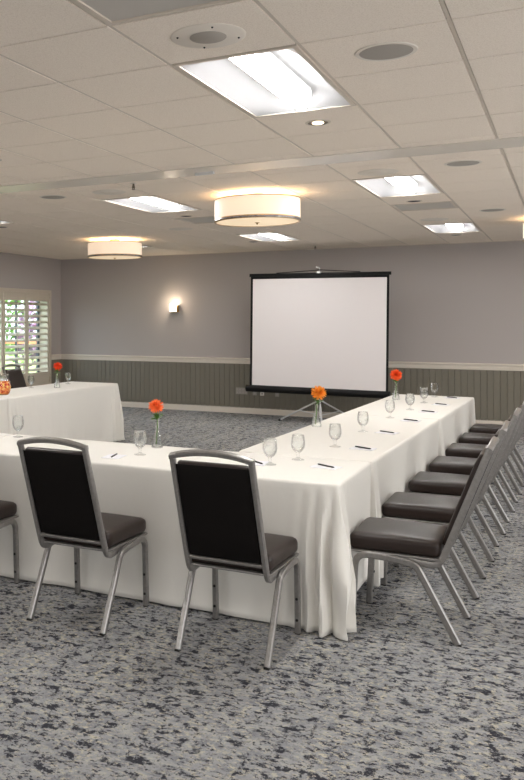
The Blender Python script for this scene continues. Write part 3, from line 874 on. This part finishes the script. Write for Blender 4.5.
gl = [(-2.339, 4.823, 'water goblet on the front table left of the flower vase'),
      (-3.467, 5.137, 'water goblet behind the leftmost full chair back'),
      (-1.521, 4.861, 'water goblet on the front table just right of the right chair back'),
      (-1.429, 5.12, 'water goblet second from the right chair back, near the table seam'),
      (-1.363, 5.77, 'water goblet below and right of the orange flower vase, first on the right arm'),
      (-1.365, 6.656, 'water goblet on the right arm, second past the seam'),
      (-1.360, 7.734, 'water goblet on the right arm, in front of the far red flower vase'),
      (-1.319, 8.524, 'water goblet on the right arm directly right of the red flower vase'),
      (-1.307, 9.324, 'water goblet on the right arm, next to last towards the wall'),
      (-1.310, 10.119, 'farthest water goblet at the wall end of the right arm'),
      (-5.869, 8.985, 'water goblet on the left table in front of the shutters beside the black chair'),
      (-5.815, 9.801, 'water goblet on the left table right of the flower vase')]
for i, (x, y, lab) in enumerate(gl):
    if i == 0: gob.location = (x, y, GZ); gob['label'] = lab; gob['group'] = 'water goblets on the tables'
    else: dup(gob, (x, y, GZ), R.uniform(0, 6), lab, 'water goblets on the tables')

def make_vase(x, y, lab):
    t = thing('bud_vase', lab, 'vase', (x, y, GZ), 0, 'glass bud vases')
    out = [(0, 0), (.036, 0), (.039, .004), (.038, .018), (.030, .060), (.020, .095), (.014, .118), (.0125, .150), (.0135, .165), (.017, .176)]
    inn = [(.0155, .176), (.0118, .163), (.0108, .150), (.0122, .118), (.018, .095), (.028, .060), (.0355, .020), (.034, .008), (0, .007)]
    bm = BM(); lathe(bm, out+inn, 32); obj('vase_glass', bm, M_glass, t, smooth='all')
    bm = BM(); lathe(bm, [(0, .0075), (.0338, .0085), (.0353, .020), (.0278, .060), (.0195, .088), (0, .088)], 32); obj('water', bm, M_water, t, smooth=True)
    return t

def petal(bm, c, d, up, L, w, curl):
    d = d.normalized(); side = d.cross(up).normalized(); nrm = side.cross(d).normalized()
    pts = [(0, .25), (.35, .85), (.7, 1), (.9, .6), (1, .08)]
    rows = []
    for u, ww in pts:
        p = c+d*L*u+nrm*curl*L*u*u
        rows.append((bm.verts.new(p-side*w*ww+nrm*w*.35*ww), bm.verts.new(p), bm.verts.new(p+side*w*ww+nrm*w*.35*ww)))
    for a, b in zip(rows, rows[1:]):
        for i in range(2): bm.faces.new((a[i], a[i+1], b[i+1], b[i]))

def flower(x, y, lab, col, core, head, tiltv, rad, seed, leaf='small'):
    rr = random.Random(seed)
    t = thing('dahlia', lab, 'flower', (x, y, GZ), 0, 'cut flowers in the bud vases')
    hx, hy, hz = head
    path = [(-.008, .004, .020), (.0, .0, .12), (.002, .0, .17), (hx*.5, hy*.5, (.19+hz)/2), (hx, hy, hz)]
    bm = BM(); tube(bm, path, .0032, 8); obj('stem', bm, M_stem, t, smooth='all')
    A = Vector(tiltv).normalized(); c = Vector((hx, hy, hz))
    u0 = A.orthogonal().normalized(); v0 = A.cross(u0)
    m = mat('petals_'+name_i(seed), col, .6)
    nt, N, L_, B = nodes(m); f = noise(nt, coord(nt), 40, 2)
    L_.new(mixc(nt, f, col, core), B.inputs['Base Color'])
    B.inputs['Subsurface Weight'].default_value = .0
    bm = BM()
    for li, (el, n, Ls) in enumerate([(-30, 18, .95), (-10, 20, 1), (10, 20, 1), (28, 18, .95), (46, 15, .88), (62, 11, .78), (78, 6, .65)]):
        for i in range(n):
            an = 2*PI*(i+.5*(li % 2))/n+rr.uniform(-.1, .1); e = math.radians(el+rr.uniform(-8, 8))
            d = (u0*math.cos(an)+v0*math.sin(an))*math.cos(e)+A*math.sin(e)
            petal(bm, c+d*.006, d, A, rad*Ls*rr.uniform(.88, 1.06), rad*.10, rr.uniform(-.05, .3))
    obj('blossom', bm, m, t, smooth='all')
    bm = BM(); bmesh.ops.create_uvsphere(bm, u_segments=12, v_segments=8, radius=rad*.25)
    bmesh.ops.translate(bm, verts=bm.verts[:], vec=c); obj('flower_centre', bm, mat('flower_core', core, .7), t, smooth='all')
    k = 14 if leaf == 'small' else 7
    for i in range(k):
        an = 2*PI*i/k+rr.uniform(-.3, .3); zb = rr.uniform(.178, .178+(hz-.2)*.7)
        q = (zb-.17)/(hz-.17); base_ = Vector((hx*q, hy*q, zb))
        d = Vector((math.cos(an), math.sin(an), rr.uniform(.1, .9)))
        b = BM(); petal(b, base_, d, Vector((0, 0, 1)), rr.uniform(.032, .05) if leaf == 'small' else rr.uniform(.045, .07), .017 if leaf == 'small' else .021, -.2)
        obj('leaf', b, M_leaf, t, smooth='all')
def name_i(i): return ['red', 'amber', 'scarlet', 'coral', 'rust'][i % 5]
CAMD = Vector((.2, -.9, .25))
make_vase(-2.378, 5.192-.03, 'glass bud vase on the front table, left of the right chair back')
flower(-2.378, 5.162, 'coral orange dahlia in the vase on the front table', srgb(240, 92, 40), srgb(252, 140, 70), (-.008, 0, .272), (.15, -.5, .6), .047, 3)
make_vase(-1.748, 6.789, 'glass bud vase on the right arm in front of the screen legs')
flower(-1.748, 6.789, 'golden orange dahlia in front of the screen tripod', srgb(250, 140, 20), srgb(252, 176, 60), (.016, 0, .268), (.45, -.5, .65), .058, 6, 'big')
make_vase(-1.62, 9.56, 'glass bud vase at the far end of the right arm')
flower(-1.62, 9.56, 'red orange dahlia at the far end of the right arm, by the screen edge', srgb(240, 74, 28), srgb(250, 110, 40), (.0, 0, .262), (.2, -.6, .5), .06, 2)
make_vase(-5.60, 9.17, 'glass bud vase on the far left table')
flower(-5.60, 9.17, 'scarlet dahlia in the vase on the far left table', srgb(240, 62, 20), srgb(250, 96, 40), (.010, 0, .265), (.2, -.3, .8), .058, 5, 'big')

# drink pitcher with fruit on the left table
t = thing('drink_pitcher', 'glass pitcher of orange fruit drink on the left table at the photo edge', 'pitcher', (-5.60, 7.99, GZ))
bm = BM()
lathe(bm, [(0, 0), (.060, 0), (.078, .02), (.092, .06), (.094, .10), (.082, .15), (.066, .185), (.064, .21), (.070, .235), (.067, .235), (.061, .21), (.063, .185), (.079, .15), (.091, .10), (.089, .06), (.075, .022), (.058, .006), (0, .006)], 40)
pg = obj('pitcher_glass', bm, M_glass, t, smooth='all')
bm = BM(); tube(bm, fillet([(-.066, 0, .20), (-.14, 0, .20), (-.14, 0, .07), (-.09, 0, .07)], .04), .008, 10); obj('handle', bm, M_glass, t, smooth=True)
bm = BM(); lathe(bm, [(0, .0065), (.057, .007), (.0745, .023), (.0885, .06), (.0903, .10), (.0785, .15), (.073, .160), (0, .160)], 40); obj('drink', bm, M_water_or, t, smooth=True)

# notepads with pens
def notepad(x, y, rz, lab, plab, pr_=.35, off=(0, 0)):
    t = obj('notepad', box(BM(), -.055, .055, -.075, .075, 0, .004, .0006), M_paper, None, loc=(x, y, GZ)); t.rotation_euler = (0, 0, rz)
    tag(t, lab, 'notepad', 'white notepads on the tables')
    p = thing('pen', plab, 'pen', (x+off[0], y+off[1], GZ+.0092), rz+pr_, 'black pens on the notepads')
    bm = BM(); tube(bm, [(0, -.066, 0), (0, -.058, 0), (0, .05, 0), (0, .062, 0)], .005, 10, [.0015, .0048, .005, .0045]); obj('barrel', bm, M_pen, p, smooth=True)
    bm = BM(); box(bm, -.001, .001, .018, .056, .005, .007); tube(bm, [(0, .062, 0), (0, .070, 0)], .003, 8); obj('clip', bm, M_chrome, p)
notepad(-2.444, 4.675, .1, 'white notepad between the two front chairs', 'black pen on the notepad between the two front chairs', .1)
notepad(-1.60, 4.87, .1, 'white notepad half hidden behind the right front chair back', 'black pen beside the right front chair back', .7)
PADS = [(-1.218, 4.94), (-1.183, 5.771), (-1.195, 6.678), (-1.168, 7.584), (-1.143, 8.40), (-1.13, 9.195), (-1.125, 10.06)]
nm = ['nearest table corner, right of the two goblets', 'first place past the table seam', 'second place of the right arm', 'middle place of the right arm', 'place at the second cloth seam', 'next to last place of the right arm', 'last place by the back wall']
for (x, y), n_ in zip(PADS, nm):
    notepad(x, y, PI/2+R.uniform(-.08, .08)-.12, 'white notepad at the '+n_, 'black pen on the notepad at the '+n_, -.38+R.uniform(-.08, .08))

# ------------------------------------------------------------------ camera
cam = bpy.data.cameras.new('camera'); co = bpy.data.objects.new('camera', cam); COL.objects.link(co)
co.location = (0, 0, EYE); co.rotation_euler = (PI/2, 0, .518)
cam.sensor_fit = 'VERTICAL'; cam.sensor_height = 24; cam.lens = 857/780*24
# principal point at (83, 321.2) px in 524x780
cam.shift_x = (262-83)/780; cam.shift_y = -(390-321.2)/780
cam.clip_start = .05; cam.clip_end = 200
scn.camera = co

# ------------------------------------------------------------------ fill lights framed as added windows, unseen behind and right of the camera
def add_fill_window(name, c, sx, sz, nrm, power):
    c = Vector(c); nrm = Vector(nrm); al = Vector((abs(nrm.y), abs(nrm.x), 0))
    bm = BM(); w = .06
    def bar(a0, a1, z0, z1):
        p = c+al*a0-nrm*.0; q = c+al*a1+nrm*.05
        box(bm, min(p.x, q.x), max(p.x, q.x), min(p.y, q.y), max(p.y, q.y), c.z+z0, c.z+z1)
    bar(-sx/2-w, sx/2+w, sz/2, sz/2+w); bar(-sx/2-w, sx/2+w, -sz/2-w, -sz/2)
    bar(-sx/2-w, -sx/2, -sz/2, sz/2); bar(sx/2, sx/2+w, -sz/2, sz/2); bar(-.03, .03, -sz/2, sz/2)
    struct(name, bm, M_shutter)
    l = bpy.data.lights.new('added_fill', 'AREA'); l.shape = 'RECTANGLE'; l.size = sx; l.size_y = sz; l.energy = power; l.color = (.97, .985, 1)
    o = bpy.data.objects.new('added_fill', l); COL.objects.link(o); o.location = c+nrm*.04
    o.rotation_euler = nrm.to_track_quat('-Z', 'Z').to_euler()
for i, (xx, pw) in enumerate(((-6.2, 5), (-2.6, 5), (1.0, 5))):
    add_fill_window('window_%d' % (i+2), (xx, WF, 1.45), 2.6, 1.9, (0, 1, 0), pw)
for i, yy in enumerate((-1.2, 2.6, 6.4, 10.2)):
    add_fill_window('window_%d' % (i+5), (WR, yy, 1.45), 2.8, 1.9, (-1, 0, 0), 20)

# ------------------------------------------------------------------ world and sun
w = bpy.data.worlds.new('sky'); scn.world = w; w.use_nodes = True
bg = w.node_tree.nodes['Background']; bg.inputs[0].default_value = (.75, .86, 1, 1); bg.inputs[1].default_value = 1.6
sn = bpy.data.lights.new('sun', 'SUN'); sn.energy = 5; sn.angle = .01; sn.color = (1, .95, .88)
so = bpy.data.objects.new('sun', sn); COL.objects.link(so); so.rotation_euler = (math.radians(10), math.radians(42), 0)

scn.view_settings.view_transform = 'Standard'; scn.view_settings.look = 'None'
scn.view_settings.gamma = 1; scn.view_settings.use_curve_mapping = False
scn.view_settings.exposure = 1.95
